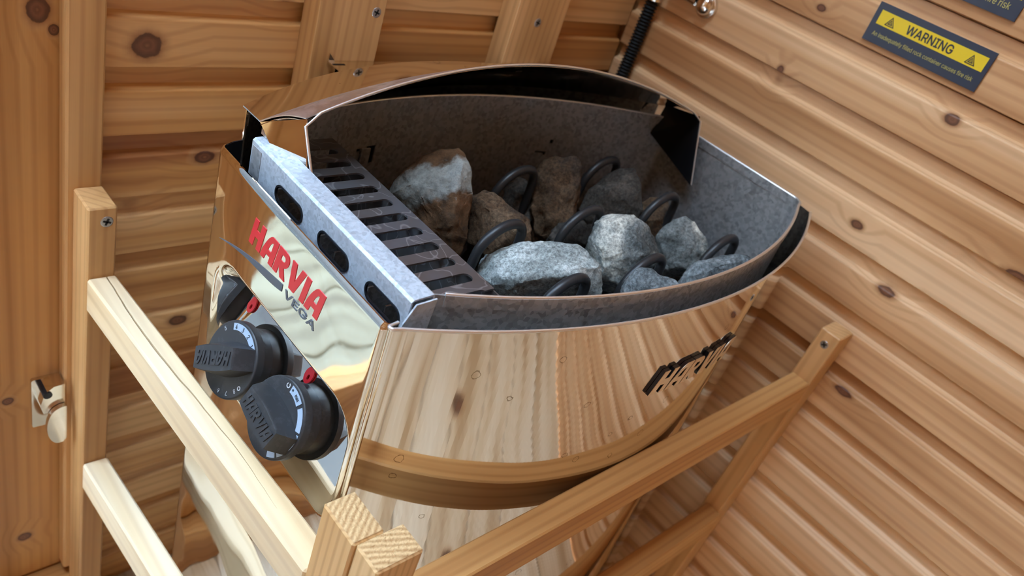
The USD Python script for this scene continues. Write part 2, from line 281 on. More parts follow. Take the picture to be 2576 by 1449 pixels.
GLASS = mat('pane_glass', {'t': ('transparent_bsdf', {'color': (0.95, 0.97, 0.96)}), 'g': ('glossy_bsdf', {'roughness': 0.0, 'color': (1, 1, 1)}), 'lw': ('layer_weight', {'blend': 0.5}), 'pw': ('math', {'math_type': 'power', 'value2': 4.0}), 'f': ('math', {'math_type': 'multiply_add', 'value2': 0.6, 'value3': 0.04}), 'm': ('mix_closure', {})},
            [('lw.facing', 'pw.value1'), ('pw.value', 'f.value1'), ('f.value', 'm.fac'), ('t.BSDF', 'm.closure1'), ('g.BSDF', 'm.closure2')], surface='m.closure')
GROUND = plain('unseen_ground_dark', (0.010, 0.013, 0.014), 0.9)  # ground out of view, kept dark so the dial console mirrors dark

def rock_mat(name, a, b, c, warm=0.0, sc=1.0):
    """a: body, b: pale veins, c: rust or dark patches."""
    return mat(name, {'geo': ('geometry', {}), 'n1': ('noise_texture', {'scale': 28.0 * sc, 'detail': 6.0, 'roughness': 0.7, 'distortion': 0.6}), 'n2': ('noise_texture', {'scale': 420.0, 'detail': 3.0, 'roughness': 0.8}), 'n3': ('noise_texture', {'scale': 17.0 * sc, 'detail': 5.0, 'roughness': 0.65}),
        'm1': ('map_range', {'from_min': 0.50, 'from_max': 0.62, 'clamp': True}), 'm3': ('map_range', {'from_min': 0.46 - warm, 'from_max': 0.60 - warm, 'clamp': True}), 'm2': ('map_range', {'from_min': 0.35, 'from_max': 0.70, 'to_min': 0.45, 'to_max': 1.45, 'clamp': True}),
        'x1': ('mix', {'color1': a, 'color2': b}), 'x2': ('mix', {'color2': c}), 'hs': ('hsv', {}), 'v': ('noise_texture', {'scale': 90.0, 'detail': 6.0, 'roughness': 0.75}),
        'bu': ('bump', {'strength': 0.7, 'distance': 0.003}), 'p': ('principled_bsdf', {'roughness': 0.85, 'specular_ior_level': 0.25})},
        [('geo.position', 'n1.vector'), ('geo.position', 'n2.vector'), ('geo.position', 'n3.vector'), ('geo.position', 'v.vector'), ('n1.fac', 'm1.value'), ('n3.fac', 'm3.value'), ('n2.fac', 'm2.value'), ('m1.result', 'x1.fac'), ('x1.color', 'x2.color1'), ('m3.result', 'x2.fac'),
         ('x2.color', 'hs.color'), ('m2.result', 'hs.value'), ('hs.color', 'p.base_color'), ('v.fac', 'bu.height'), ('bu.normal', 'p.normal')])

# ------------------------------------------------------------------ the room
XR, YB, XL, YF, ZF, ZC = 0.75, 0.55, -1.05, -1.10, -0.86, 1.78
P = 0.0537                                             # board pitch of the cladding
def profile():
    """One cladding board, seen from its end: (depth behind the face, height below its top edge)."""
    cove = 0.0175
    pts = [(0.016, -0.0016), (0.0120, -0.0016), (0.0080, -0.0019)]
    pts += [(0.0080 - 0.0012 * u, -0.0019 - (cove - 0.0048) * u) for u in (0.4, 0.75, 1.0)]
    pts += [(0.0050, -cove + 0.0012), (0.0016, -cove + 0.0003), (0.0005, -cove - 0.0005), (0.0, -cove - 0.0018), (0.0, -P + 0.0012), (0.0004, -P + 0.0004), (0.0012, -P + 0.0001), (0.0095, -P + 0.0001), (0.0097, -P - 0.0012), (0.016, -P - 0.0012)]
    return pts
def board_mesh(z, lo, hi, face, axis):
    pr = profile()
    if axis == 'y': poly = Polygon([(face + d, z + h) for d, h in pr]); return extrude(poly, 'y', lo, hi)
    poly = Polygon([(face + d, z + h) for d, h in pr]); return extrude(poly, 'x', lo, hi)
wr = thing('wall_right', kind='structure')
k = 0
z = -0.0575 + P * 6
while z > ZF + 0.01:
    obj('board', board_mesh(z, YF, YB - 0.0006, XR, 'y'), W['right'], wr, smooth=40); z -= P
obj('backing', bx(XR + 0.0162, XR + 0.03, YF - 0.03, YB + 0.06, ZF - 0.03, ZC + 0.03), W['room_y'], wr)
obj('upper_lining', bx(XR, XR + 0.016, YF, YB - 0.0006, -0.0575 + P * 6 + 0.001, ZC), W['room_y'], wr)
wb = thing('wall_back', kind='structure')
z = -0.2536 + P * 6
DX0, DX1 = 0.160, -0.52                                # the door opening
while z > ZF + 0.01:
    obj('board', board_mesh(z, 0.1970, XR - 0.0002, YB, 'x'), W['back'], wb, smooth=40); z -= P
obj('upper_lining', bx(DX0, XR, YB, YB + 0.016, -0.2536 + P * 6 + 0.001, ZC), W['sill'], wb)
obj('backing', bx(DX0 + 0.0145, XR + 0.02, YB + 0.0162, YB + 0.03, ZF - 0.03, ZC + 0.03), W['sill'], wb)
obj('side_lining', bx(XL - 0.03, DX1, YB, YB + 0.03, ZF - 0.03, ZC + 0.03), W['sill'], wb)
obj('head_lining', bx(DX1, DX0 + 0.02, YB, YB + 0.03, 1.70, ZC + 0.03), W['sill'], wb)
def lining(name, axis, n, fn, m):
    s = thing(name, kind='structure')
    for i in range(n): obj('board', fn(i), m, s)
lining('floor', 'y', 20, lambda i: bx(XL + i * 0.09 + 0.0008, XL + (i + 1) * 0.09 - 0.0008, YF, YB + 0.03, ZF - 0.02, ZF, 0.0012), W['floor'])
obj('backing', bx(XL, XR, YF, YB + 0.03, ZF - 0.04, ZF - 0.0205), W['floor'], stage.GetPrimAtPath('/World/floor'))
lining('wall_left', 'y', 18, lambda i: bx(XL - 0.02, XL, YF, YB + 0.03, ZF + i * 0.1467 + 0.001, ZF + (i + 1) * 0.1467, 0.002), W['room_y'])
lining('wall_front', 'x', 18, lambda i: bx(XL - 0.02, XR + 0.03, YF - 0.02, YF, ZF + i * 0.1467 + 0.001, ZF + (i + 1) * 0.1467, 0.002), W['back'])
lining('ceiling', 'y', 18, lambda i: bx(XL + i * 0.1 + 0.001, XL + (i + 1) * 0.1, YF - 0.02, YB + 0.03, ZC, ZC + 0.02, 0.002), W['room_y'])

# outside the glazed door, out of view and shaped for what the steel mirrors
obj('ground', bx(-14, 14, YB + 0.04, 24, -1.02, -1.0), GROUND, kind='structure')
obj('wall_outside', bx(-9, 9, 3.9, 4.1, -1.02, 3.4), plain('unseen_wall_dark', (0.010, 0.013, 0.018), 0.8), kind='structure')  # unseen; blocks the low sky and darkens what the console mirrors
dk = thing('floor_outside', kind='structure')
for i in range(5):
    y0 = YB + 0.06 + i * 0.14
    obj('board', bx(-1.1, 1.3, y0, y0 + 0.134, -0.965, -0.94, 0.003), W['deck'], dk)

# the door: timber frame with a glass pane
d = thing('door_1', kind='structure')
GX1, GX0 = 0.098, -0.44
obj('stile', bx(GX1, 0.1738, YB + 0.003, YB + 0.040, -0.793, 1.70, 0.0015), W['door'], d)
obj('stile', bx(DX1 + 0.004, GX0, YB + 0.003, YB + 0.040, -0.793, 1.70, 0.0015), W['door'], d)
obj('rail', bx(GX0, GX1, YB + 0.003, YB + 0.040, -0.793, -0.655, 0.0015), W['sill'], d)
obj('rail', bx(GX0, GX1, YB + 0.003, YB + 0.040, 1.62, 1.70, 0.0015), W['sill'], d)
obj('glass_pane', bx(GX0, GX1, YB + 0.019, YB + 0.025, -0.655, 1.62), GLASS, d)
# its casing and sill
obj('trim_1', cat([bx(0.1722, 0.1968, 0.538, YB + 0.0030, -0.785, 1.73, 0.0028)]), W['up'], kind='structure')
obj('trim_2', bx(DX1 - 0.02, 0.1968, 0.528, YB + 0.045, ZF + 0.001, -0.796, 0.002), W['sill'], kind='structure')

def screw(parent, o, axis, r=0.0042):
    ax = np.array(axis, float)
    s = obj('screw', disc(np.array(o) - ax * 0.002, ax, r, 0.0024, 28, 0.0008), SCREW, parent, smooth=35)
    ex = np.cross(ax, [0.3, 0.5, 0.8]); ex /= np.linalg.norm(ex); ey = np.cross(ax, ex)
    a = bx(-r * .62, r * .62, -r * .16, r * .16, 0, 0.0006); b = bx(-r * .16, r * .16, -r * .62, r * .62, 0, 0.0006)
    obj('cross_recess', place(cat([a, b]), np.array(o) + ax * 0.00005, ex, ey, ax), SLOT, s)
    return s
# upright battens on the back wall
for x0, x1, lab, sx in ((0.3446, 0.4056, 'upright pine batten on the back wall nearer the door, screwed at its right side', 0.3973), (0.5527, 0.6203, 'upright pine batten on the back wall nearer the black conduit, screwed in its middle', 0.5843)):
    b = thing('batten', lab, 'batten')
    obj('strip', bx(x0, x1, 0.5277, YB + 0.0001, -0.62, 0.35, 0.0012), W['up'], b)
    screw(b, (sx, 0.5277, -0.195), (0, -1, 0), 0.0044)

# door catch
c = thing('door_catch', 'worn steel roller catch on the door edge beside the casing', 'catch')
xx = 0.1545
obj('base_plate', extrude(unary_union([sbox(0.1525, -0.583, 0.1715, -0.532)]).buffer(0.002), 'y', YB - 0.0005, YB + 0.0029), CHROME, c, smooth=30)
hs = extrude(Polygon([(0.1712, -0.527), (0.1712, -0.556), (0.155, -0.556), (0.153, -0.545), (0.156, -0.533), (0.163, -0.5275)]), 'y', YB - 0.016, YB - 0.0005)
obj('housing', hs, CHROME, c, smooth=30)
cp = Polygon([(0.1713, -0.548), (0.1713, -0.586), (0.168, -0.590)] + [(0.1655 - 0.0095 * math.sin(a), -0.5695 + 0.0205 * -math.cos(a)) for a in np.linspace(0.1, 2.9, 14)] + [(0.167, -0.548)])
obj('cover', extrude(cp, 'y', YB - 0.021, YB - 0.0165), CHROME, c, smooth=30)
obj('roller', tube([(0.158, YB - 0.017, -0.535), (0.158, YB - 0.0005, -0.535)], 0.0035, 16), DULL, c, smooth=40)

# black conduit in the corner, with its fitting
c = thing('cable_conduit', 'black corrugated conduit running down the corner behind the heater', 'conduit')
zz = np.arange(-0.62, -0.158, 0.0009)
cx = 0.7385 + 0.004 * np.sin((zz + 0.3) * 9)
obj('hose', tube(np.stack([cx, np.full_like(zz, 0.5230), zz], 1), 0.0066 + 0.0012 * np.sin(zz * 2 * np.pi / 0.0036), 16), RUBBER, c, smooth=60)
obj('fitting_collar', disc((cx[-1], 0.523, -0.160), (0, 0, 1), 0.0105, 0.022, 6, 0.001), CHROME, c, smooth=25)
h = thing('wall_fitting', 'shiny metal fitting high on the right wall beside the conduit', 'fitting')
obj('flange', disc((0.7498, 0.462, -0.142), (-1, 0, 0), 0.0125, 0.004, 36, 0.0015), CHROME, h, smooth=35)
dm = trimesh.creation.icosphere(3, 0.0098); dm.vertices *= [0.8, 1, 1]; dm.apply_translation((0.7445, 0.462, -0.142)); obj('dome', dm, CHROME, h, smooth=True)
obj('arm', tube([(0.744, 0.472, -0.141), (0.741, 0.49, -0.139), (0.7395, 0.507, -0.141)], 0.0062, 14), CHROME, h, smooth=40)

# ------------------------------------------------------------------ lettering
def brand_letters():
    """Heavy slanted capitals H A R V I A, cap height one: polygons in reading coordinates."""
    R = lambda a, b, c, d_: sbox(a, b, c, d_)
    H = unary_union([R(0, 0, .26, 1), R(.48, 0, .74, 1), R(.2, .38, .5, .64)])
    t = np.linspace(0, 1, 9)
    outer = [(0, 0)] + [(0.02 + .40 * u ** 1.3, 0.18 + .82 * math.sin(u * math.pi / 2)) for u in t] + [(.80, 1), (.80, 0), (.54, 0), (.54, .24), (.30, .24), (.26, 0)]
    hole = [(.33, .44), (.54, .44), (.54, .80), (.47, .80), (.38, .66)]
    A = Polygon(outer, [hole])
    bowl = unary_union([R(0, .38, .42, 1), Point(.42, .69).buffer(.31, quad_segs=8)])
    Rr = unary_union([R(0, 0, .26, 1), bowl, Polygon([(.22, .42), (.5, .42), (.78, 0), (.48, 0)])]).difference(unary_union([R(.26, .58, .40, .80), Point(.40, .69).buffer(.11, quad_segs=6)]))
    V = Polygon([(0, 1), (.27, 1), (.42, .38), (.58, 1), (.84, 1), (.56, 0), (.24, 0)])
    I = R(0, 0, .26, 1)
    out, x = [], 0
    for g, w in ((H, .74), (A, .80), (Rr, .78), (V, .84), (I, .26), (A, .80)):
        out.append(affinity.translate(g, x)); x += w + .05
    return unary_union(out), x - .05
BR, BW = brand_letters()
def brand(width, height, slant):
    return affinity.affine_transform(BR, [width / BW, slant * height, 0, height, 0, 0])
def flat_text(text, width, height, depth, bold=False, slant=0.0):
    t = meshkit.text_mesh(text, 1.0, 1.0, bold); b = t.bounds
    v = t.vertices.copy(); v[:, 0] = (v[:, 0] - b[0, 0]) / (b[1, 0] - b[0, 0]) * width; v[:, 1] = v[:, 1] * height; v[:, 2] *= depth
    v[:, 0] += slant * v[:, 1]; t.vertices = v; return t

# warning signs on the right wall
def sign(y_left, y_right, z0, z1, label, words, partial=False):
    s = thing('warning_sign', label, 'sign')
    obj('plate', bx(XR - 0.0022, XR - 0.0002, y_right, y_left, z0, z1), NAVY, s)
    w, hgt = y_left - y_right, z1 - z0; x = XR - 0.0022
    def put(mesh, u, v, m, name, e=0.0): obj(name, place(mesh, (x - e, y_left - u, z0 + v), (0, -1, 0), (0, 0, 1), (-1, 0, 0)), m, s)
    put(bx(w * .045, w * .965, hgt * .47, hgt * .83, 0, 0.0002), 0, 0, YELLOW, 'band')
    put(flat_text('WARNING', w * .40, hgt * .215, 0.0002, True), w * .30, hgt * .54, SIGNINK, 'heading', 0.0003)
    for u in (.115, .815):
        tri_o = Polygon([(0, 0), (1, 0), (.5, .92)]); th = tri_o.difference(tri_o.buffer(-.07, join_style=2)); t2 = tri_o.buffer(-.14, join_style=2)
        th = unary_union([th, t2.difference(t2.buffer(-.06, join_style=2))] + [sbox(.36 + .11 * q, .17, .40 + .11 * q, .40) for q in range(3)])
        put(extrude(affinity.scale(th, hgt * .27, hgt * .27, origin=(0, 0)), 'z', 0, 0.0002), w * u, hgt * .52, SIGNINK, 'hazard_triangle', 0.0003)
    put(flat_text(words, w * (.88 if not partial else .62), hgt * (.105 if not partial else .16), 0.0002), w * (.06 if not partial else .30), hgt * .19, OLIVE, 'wording', 0.0001)
sign(.2996, .1920, -.1056, -.0722, 'navy warning plate with a whole yellow band on the right wall, lower of two', 'An inadequately filled rock container causes fire risk')
sign(.3032, .1955, -.0475, -.0141, 'navy warning plate at the top corner of the picture, mostly cut off', 'Covering causes fire risk', True)

# ------------------------------------------------------------------ the guard fence around the heater
g = thing('guard_fence', 'low pine guard fence of posts and rails around the heater', 'guard rail')
ZT = -0.340
lf = W['post']
obj('post', bx(0.177, 0.1972, 0.508, 0.538, ZF + 0.001, ZT, 0.0022), W['up'], g, smooth=25)
def end_post(x0, x1, y0, y1, em, name):
    p = obj('post', bx(x0, x1, y0, y1, ZF + 0.001, ZT - 0.0006, 0.0022), lf, g, smooth=25)
    # sawn end of the post, rough
    n = 34; us = np.linspace(0.0022, 1 - 0.0022, n)
    X, Y = np.meshgrid(x0 + 0.0009 + (x1 - x0 - 0.0018) * us, y0 + 0.0009 + (y1 - y0 - 0.0018) * us, indexing='ij')
    Zm = ZT - 0.0006 + 0.0014 * meshkit.fbm(np.stack([X * 900, Y * 900, 0 * X], -1), 3, 3) * np.clip(np.minimum(np.minimum(X - x0, x1 - X), np.minimum(Y - y0, y1 - Y)) / 0.003, 0.15, 1)
    v = np.stack([X, Y, Zm], -1).reshape(-1, 3); q = [[i * n + j, (i + 1) * n + j, (i + 1) * n + j + 1, i * n + j + 1] for i in range(n - 1) for j in range(n - 1)]
    obj('end_grain', (v, np.array(q)), em, p, smooth=True)
end_post(0.193, 0.2127, 0.1838, 0.2135, END1, 'post')
end_post(0.1945, 0.2243, 0.164, 0.1836, END2, 'post')
rp = bx(0.72, XR - 0.0001, 0.163, 0.184, ZF + 0.001, ZT - 0.003, 0.002); rp.vertices[:, 1] += 0.019 * (-0.345 - rp.vertices[:, 2])
obj('post', rp, W['up'], g, smooth=25)
screw(g, (0.1899, 0.508, -0.352), (0, -1, 0), 0.0046); screw(g, (0.72, 0.1702 + 0.003, -0.3566), (-1, 0, 0), 0.0042)
def skew_rail(z0, z1):
    m = bx(0, 0.0205, 0.2137, 0.5078, z0, z1, 0.003); m = m.subdivide(); v = m.vertices.copy()
    v[:, 0] += 0.193 + (0.177 - 0.193) * (v[:, 1] - 0.2137) / 0.294; return trimesh.Trimesh(v, m.faces, process=False)
yk = np.linspace(.5075, .26, 60); ck = .1905 + .0022 * np.sin((yk - .25) * 26) + .012 * (.4875 - yk) / .294 + .0012 * (meshkit.fbm(np.stack([yk * 60, 0 * yk, 0 * yk], 1), 3, 5) - .5)
wk = np.interp(yk, [.26, .33, .42, .5075], [.00005, .00035, .0008, .0005])
slit = Polygon(np.vstack([np.stack([ck - wk, yk], 1), np.stack([ck + wk, yk], 1)[::-1]]))
obj('rail', tri(man(skew_rail(-0.430, -0.400)) - man(extrude(slit, 'z', -.407, -.39))), W['rail_y'], g, smooth=25)
obj('rail', skew_rail(-0.632, -0.601), W['rail_y'], g, smooth=25)
obj('rail', bx(0.2245, 0.7199, 0.164, 0.184, -0.430, -0.3995, 0.0022), W['rail_x'], g, smooth=25)
obj('rail', bx(0.2245, 0.7199, 0.164, 0.184, -0.630, -0.5975, 0.0022), W['rail_x'], g, smooth=25)

# ------------------------------------------------------------------ the heater
HT, HB = -0.250, -0.79
H = thing('sauna_heater', 'polished steel electric sauna heater with two black dials and an open stone basket', 'sauna heater')
FC, FR = circle3((.2283, .2376), (.4653, .1849), (.7042, .2445))
front = np.vstack([fillet([(.2350, .2402), (.2284, .2390), (.2284, .2366), (.2420, .2312)], [.0012, .0022], 5)[:-1], arc(FC, FR, .2345, .7042, True, 150)])
obj('front_sheet', wall_sheet(front, HB, HT, 0.0009), STEEL, H, smooth=24)
obj('rim_lip', tube(np.c_[front, np.full(len(front), HT)], 0.0011, 8), EDGE, H, smooth=True)
right_end = fillet([(.7042, .2445), (.7085, .262), (.7085, .412), (.7005, .430)], [.008, .008], 6)
obj('end_sheet', wall_sheet(right_end, HB, HT, 0.0009), STEEL, H, smooth=30)
bk = lambda x: .504 - 1.42 * (x - .465) ** 2
xb = np.linspace(.2445, .690, 90)
obj('back_sheet', wall_sheet(np.stack([xb, bk(xb)], 1), HB, -0.2285, 0.0009), STEEL_P, H, smooth=24)
obj('left_back_sheet', wall_sheet(np.array([(.2315, .4302), (.2380, .4335), (.2445, bk(.2445))]), HB, HT, 0.0009), DULL, H, smooth=24)
# the control panel: folded ends and a pressed-in field for the dials
plan = fillet([(.2345, .4330), (.2265, .4300), (.2265, .2405), (.2330, .2392)], [.0050, .0038], 7)
fold = np.vstack([plan[:9], np.stack([np.full(120, .2265), np.linspace(plan[8][1], plan[9][1], 122)[1:-1]], 1), plan[9:]])
nrm = np.gradient(fold, axis=0); nrm = np.stack([nrm[:, 1], -nrm[:, 0]], 1); nrm /= np.linalg.norm(nrm, axis=1, keepdims=True)
zs = np.concatenate([np.linspace(HT, HT - .06, 25)[:-1], np.linspace(HT - .06, HT - .18, 110)[:-1], np.linspace(HT - .18, HB, 40)])
Y, Z = np.meshgrid(fold[:, 1], zs, indexing='ij')
TILT = math.radians(23.7); ZBOT = -.4125
def pocket(Y, Z):
    """Depth of the pressed-in console: a floor that slopes out to flush at its foot, steep sides, a sharp lip above."""
    floor_ = np.maximum(Z - ZBOT, 0) * math.tan(TILT)
    qx, qz = np.abs(Y - .3290) - (.0865 - .026), np.abs(Z + .3705) - (.0505 - .026)
    ins = -(np.hypot(np.maximum(qx, 0), np.maximum(qz, 0)) + np.minimum(np.maximum(qx, qz), 0) - .026)
    side = np.clip(ins, 0, 1); side = np.where(side < .006, side * side / .006 * 1.1, side * 2.2 - .0066)
    k_ = .006; h_ = np.clip(.5 + .5 * (side - floor_) / k_, 0, 1)
    return np.maximum(side * (1 - h_) + floor_ * h_ - k_ * h_ * (1 - h_), 0)
dep = pocket(Y, Z)
Xs = fold[:, 0][:, None] + dep
roll = np.clip((Z - (HT - 0.0028)) / 0.0028, 0, 1) ** 2 * 0.0016
def layer(off):
    return np.stack([Xs + roll + off * -nrm[:, 0][:, None], Y + off * -nrm[:, 1][:, None] * 1.0 + 0 * Z, Z], -1)
a_, b_ = layer(0.0), layer(0.0009)
nu, nv = a_.shape[:2]
V = np.vstack([a_.reshape(-1, 3), b_.reshape(-1, 3)]); n0 = nu * nv
idx = np.arange(n0).reshape(nu, nv); q1 = np.stack([idx[:-1, :-1], idx[1:, :-1], idx[1:, 1:], idx[:-1, 1:]], -1).reshape(-1, 4)
ring = np.concatenate([idx[:, 0], idx[-1, 1:], idx[::-1, -1][1:], idx[0, ::-1][1:-1]]); r2 = np.roll(ring, -1)
Q = np.vstack([q1, q1[:, ::-1] + n0, np.stack([ring, ring + n0, r2 + n0, r2], -1)])
pm = trimesh.Trimesh(V, np.vstack([Q[:, [0, 1, 2]], Q[:, [0, 2, 3]]]), process=False)
panel = obj('control_panel', pm, STEEL_P, H, smooth=40)
def on_panel(mesh, y, z, m, name, x=.2265, parent=None, ang=0.0):
    c_, s_ = math.cos(ang), math.sin(ang)
    return obj(name, place(mesh, (x, y, z), (0, -c_, s_), (0, s_, c_), (-1, 0, 0)), m, parent or panel)
on_panel(extrude(brand(0.0835, 0.0200, 0.22), 'z', 0, 0.0003), .3790, -.2892, RED, 'red_wordmark')
on_panel(flat_text('VEGA', 0.0355, 0.0056, 0.0003, True, 0.2), .3318, -.2977, SLATE, 'model_word')
sw_t = [(.415, -.3104), (.3949, -.3035), (.3726, -.2978), (.3552, -.2946), (.3344, -.2915)]; sw_b = [(.3342, -.2966), (.3551, -.3002), (.3761, -.302), (.3945, -.3051)]
from scipy.interpolate import CubicSpline
yy = np.linspace(.415, .3343, 30)
st = CubicSpline([-a for a, _ in sw_t], [b for _, b in sw_t])(-yy); sb_ = CubicSpline([-.415] + [-a for a, _ in sw_b[::-1]], [-.3105] + [b for _, b in sw_b[::-1]])(-yy)
sw = Polygon([(-y, z) for y, z in zip(yy, st)] + [(-y, z) for y, z in zip(yy[::-1], sb_[::-1])])
on_panel(extrude(sw, 'z', 0, 0.0003), 0, 0, SLATE, 'swoosh')
# the sloping console floor: red marks and the two dials
KN = np.array([-math.cos(TILT), 0, math.sin(TILT)]); KU = np.array([math.sin(TILT), 0, math.cos(TILT)]); KR = np.array([0, -1.0, 0])
def floor_pt(y, z_): return np.array([.2265 + math.tan(TILT) * (z_ - ZBOT), y, z_])
for y, z_ in ((.3985, -.3608), (.3195, -.3600)):
    ov = affinity.scale(Point(0, 0).buffer(1, quad_segs=12), .0040, .0062).difference(affinity.scale(Point(.0004, -.0014).buffer(1, quad_segs=8), .0011, .0020))
    obj('red_mark', place(extrude(ov, 'z', 0, .0012), floor_pt(y, z_) + KN * .0004, KR, KU, KN), RED, panel)
KRAD = .0272
def dial(c0, ang, label, marks):
    """c0: the middle of the disc's face."""
    kb = thing('dial', label, parent=H); c0 = np.array(c0)
    fl = (c0 - floor_pt(c0[1], c0[2])) @ KN
    obj('skirt', disc(c0 - KN * (fl + .001), KN, KRAD * .86, fl - .0035, 64), PLASTIC, kb, smooth=35)
    obj('disc', disc(c0 - KN * .0062, KN, KRAD, .0062, 72, .0014), PLASTIC, kb, smooth=35)
    ca, sa = math.cos(ang), math.sin(ang); ex = KR * ca + KU * sa; ey = -KR * sa + KU * ca
    t = np.linspace(-1, 1, 19)
    def lens(l, w_, b_): return [(l * u, w_ * (1 - b_ * u * u)) for u in t] + [(l * u, -w_ * (1 - b_ * u * u)) for u in t[::-1]]
    sec = [(lens(.0250, .0122, .42), -.0004), (lens(.0232, .0103, .36), .005), (lens(.0205, .0094, .22), .0125), (lens(.0192, .0086, .18), .0140)]
    hull = trimesh.convex.convex_hull(np.array([(p[0], p[1], z2) for L_, z2 in sec for p in L_]))
    obj('grip', place(hull, c0, ex, ey, KN), PLASTIC, kb, smooth=28)
    wm = extrude(affinity.translate(brand(.0340, .0092, .2), -.0180, -.0046), 'z', 0, .0008)
    obj('raised_word', place(wm, c0 + KN * .0139, ex, ey, KN), PLASTIC, kb)
    marks(kb, c0)
    return kb
def ringband(r0, r1, a0, a1):
    t = np.radians(np.linspace(a0, a1, 24)); return Polygon([(r1 * math.cos(u), r1 * math.sin(u)) for u in t] + [(r0 * math.cos(u), r0 * math.sin(u)) for u in t[::-1]])
def mk(kb, c0, poly, m, name, e=0.0): obj(name, place(extrude(poly, 'z', 0, .00025), c0 + KN * (e + .00005), KR, KU, KN), m, kb)
def num(kb, c0, text, a, r, h, m, e):
    t = flat_text(text, h * .55 * len(text), h, .0002); t.vertices -= [h * .275 * len(text), h / 2, 0]
    a = math.radians(a); up = KR * math.cos(a) + KU * math.sin(a); right = KR * math.sin(a) - KU * math.cos(a)
    obj('numeral', place(t, c0 + up * r + KN * (e + .0001), right, up, KN), m, kb)
def at_(r, a): return Point(r * math.cos(math.radians(a)), r * math.sin(math.radians(a)))
def marks1(kb, c0):
    mk(kb, c0, ringband(.0203, .0250, 53, 126), GREY_P, 'scale_band')
    for t, a in (('1', 61), ('2', 80), ('3', 99), ('4', 118)): num(kb, c0, t, a, .0225, .0032, DARKP, .0003)
    for t, a in (('0', 45), ('8', -32), ('7', -53), ('6', -74), ('5', 148)): num(kb, c0, t, a, .0228, .0030, LETTER, 0)
    mk(kb, c0, at_(.0228, -20).buffer(.0016).difference(at_(.0228, -20).buffer(.0009)), LETTER, 'clock_mark')
def marks2(kb, c0):
    for a0, a1 in ((60, 93), (17, 54), (-14, 13), (-40, -19), (-62, -44)): mk(kb, c0, ringband((.0200 if a0 > 50 else .0208), .0251, a0, a1), GREY_P, 'scale_band')
    num(kb, c0, 'max', 72, .0229, .0028, DARKP, .0003)
    mk(kb, c0, at_(.0229, 88).buffer(.0007).difference(at_(.0229, 88).buffer(.0003)), DARKP, 'degree_mark', .0003)
    mk(kb, c0, at_(.0229, 102).buffer(.0018).difference(unary_union([at_(.0229, 102).buffer(.0011), affinity.rotate(sbox(.0229, -.0006, .026, .0006), 102, origin=(0, 0))])), LETTER, 'pointer_mark')
dial((.2220, .3725, -.3815), math.radians(180 + 36), 'dial with numbered scale, grip turned upside down', marks1)
dial((.2220, .3101, -.3788), math.radians(-8), 'dial with max mark, grip level', marks2)

# badge on the front sheet: letters follow the curve
def badge():
    w, h_, dpt = .0985, .0205, .0062
    m = extrude(brand(w, h_, .34), 'z', 0, 1.0); m = m.subdivide()
    return m, w, h_, dpt
m, w, h_, dpt = badge()
def wrap(mesh, u0, z0, depth, base=0.0007):
    v = mesh.vertices; a = -math.pi / 2 + (v[:, 0] + u0) / FR; r = FR + base + v[:, 2] * depth
    return trimesh.Trimesh(np.stack([FC[0] + r * np.cos(a), FC[1] + r * np.sin(a), z0 + v[:, 1]], 1), mesh.faces, process=False)
bd = obj('badge', wrap(m, .4285 - FC[0], -.3232, .0026), GLOSS, H, label='raised lettered badge with black sides')
m2 = extrude(brand(w, h_, .34), 'z', 0, 1.0)
obj('badge_face', wrap(m2, .4285 - FC[0], -.3232, .0004, .0034), BRONZE, bd)

# galvanised stone container
ZI = -0.240
IC, IR = circle3((.2585, .2445), (.4464, .198), (.6624, .241))
KC, KRAD2 = circle3((.332, .4575), (.465, .4695), (.673, .415))
fr = arc(IC, IR, .2585, .672, True, 70)
inner_plan = np.vstack([[(.2585, .2600)], fillet([tuple(fr[0] + [0, .006]), tuple(fr[0]), tuple(fr[1])], [.0], 3)[1:2], fr[1:], fillet([tuple(fr[-1]), (.6870, .2510), (.6850, .4070), (.673, .4165)], [.010, .006], 8)[1:], arc(KC, KRAD2, .665, .262, False, 70), [(.2585, .425)]])
con_poly = LineString(inner_plan).buffer(.0006, cap_style=2, join_style=1)
con = man(extrude(con_poly, 'z', -0.47, ZI))
def hole_box(x, z_, w_, h2): return man(bx(x - w_ / 2, x + w_ / 2, .40, .52, z_ - h2 / 2, z_ + h2 / 2))
for hx, hz, hw, hh in ((.3715, -.2868, .0095, .016), (.5640, -.2935, .012, .0022), (.5725, -.2815, .004, .004), (.5690, -.2945, .0035, .004), (.3585, -.281, .004, .003)):
    con = con - hole_box(hx, hz, hw, hh)
ct = obj('stone_container', tri(con), GALV_C, H, smooth=24)
hem = LineString(inner_plan[2:-1]).buffer(.0013, cap_style=2, join_style=1)
obj('hem', extrude(hem, 'z', ZI - 0.0075, ZI + 0.0004), GALV_C, ct, smooth=24)
obj('rim_edge', tube(np.c_[inner_plan[2:-1], np.full(len(inner_plan) - 3, ZI + 0.0006)], 0.0011, 8), EDGE, ct, smooth=True)
obj('container_floor', extrude(Polygon(inner_plan), 'z', -0.372, -0.370), DULL, ct)
obj('tab', bx(.3595, .3672, .4585, .4600, -.2945, -.2780), GALV_C, ct)
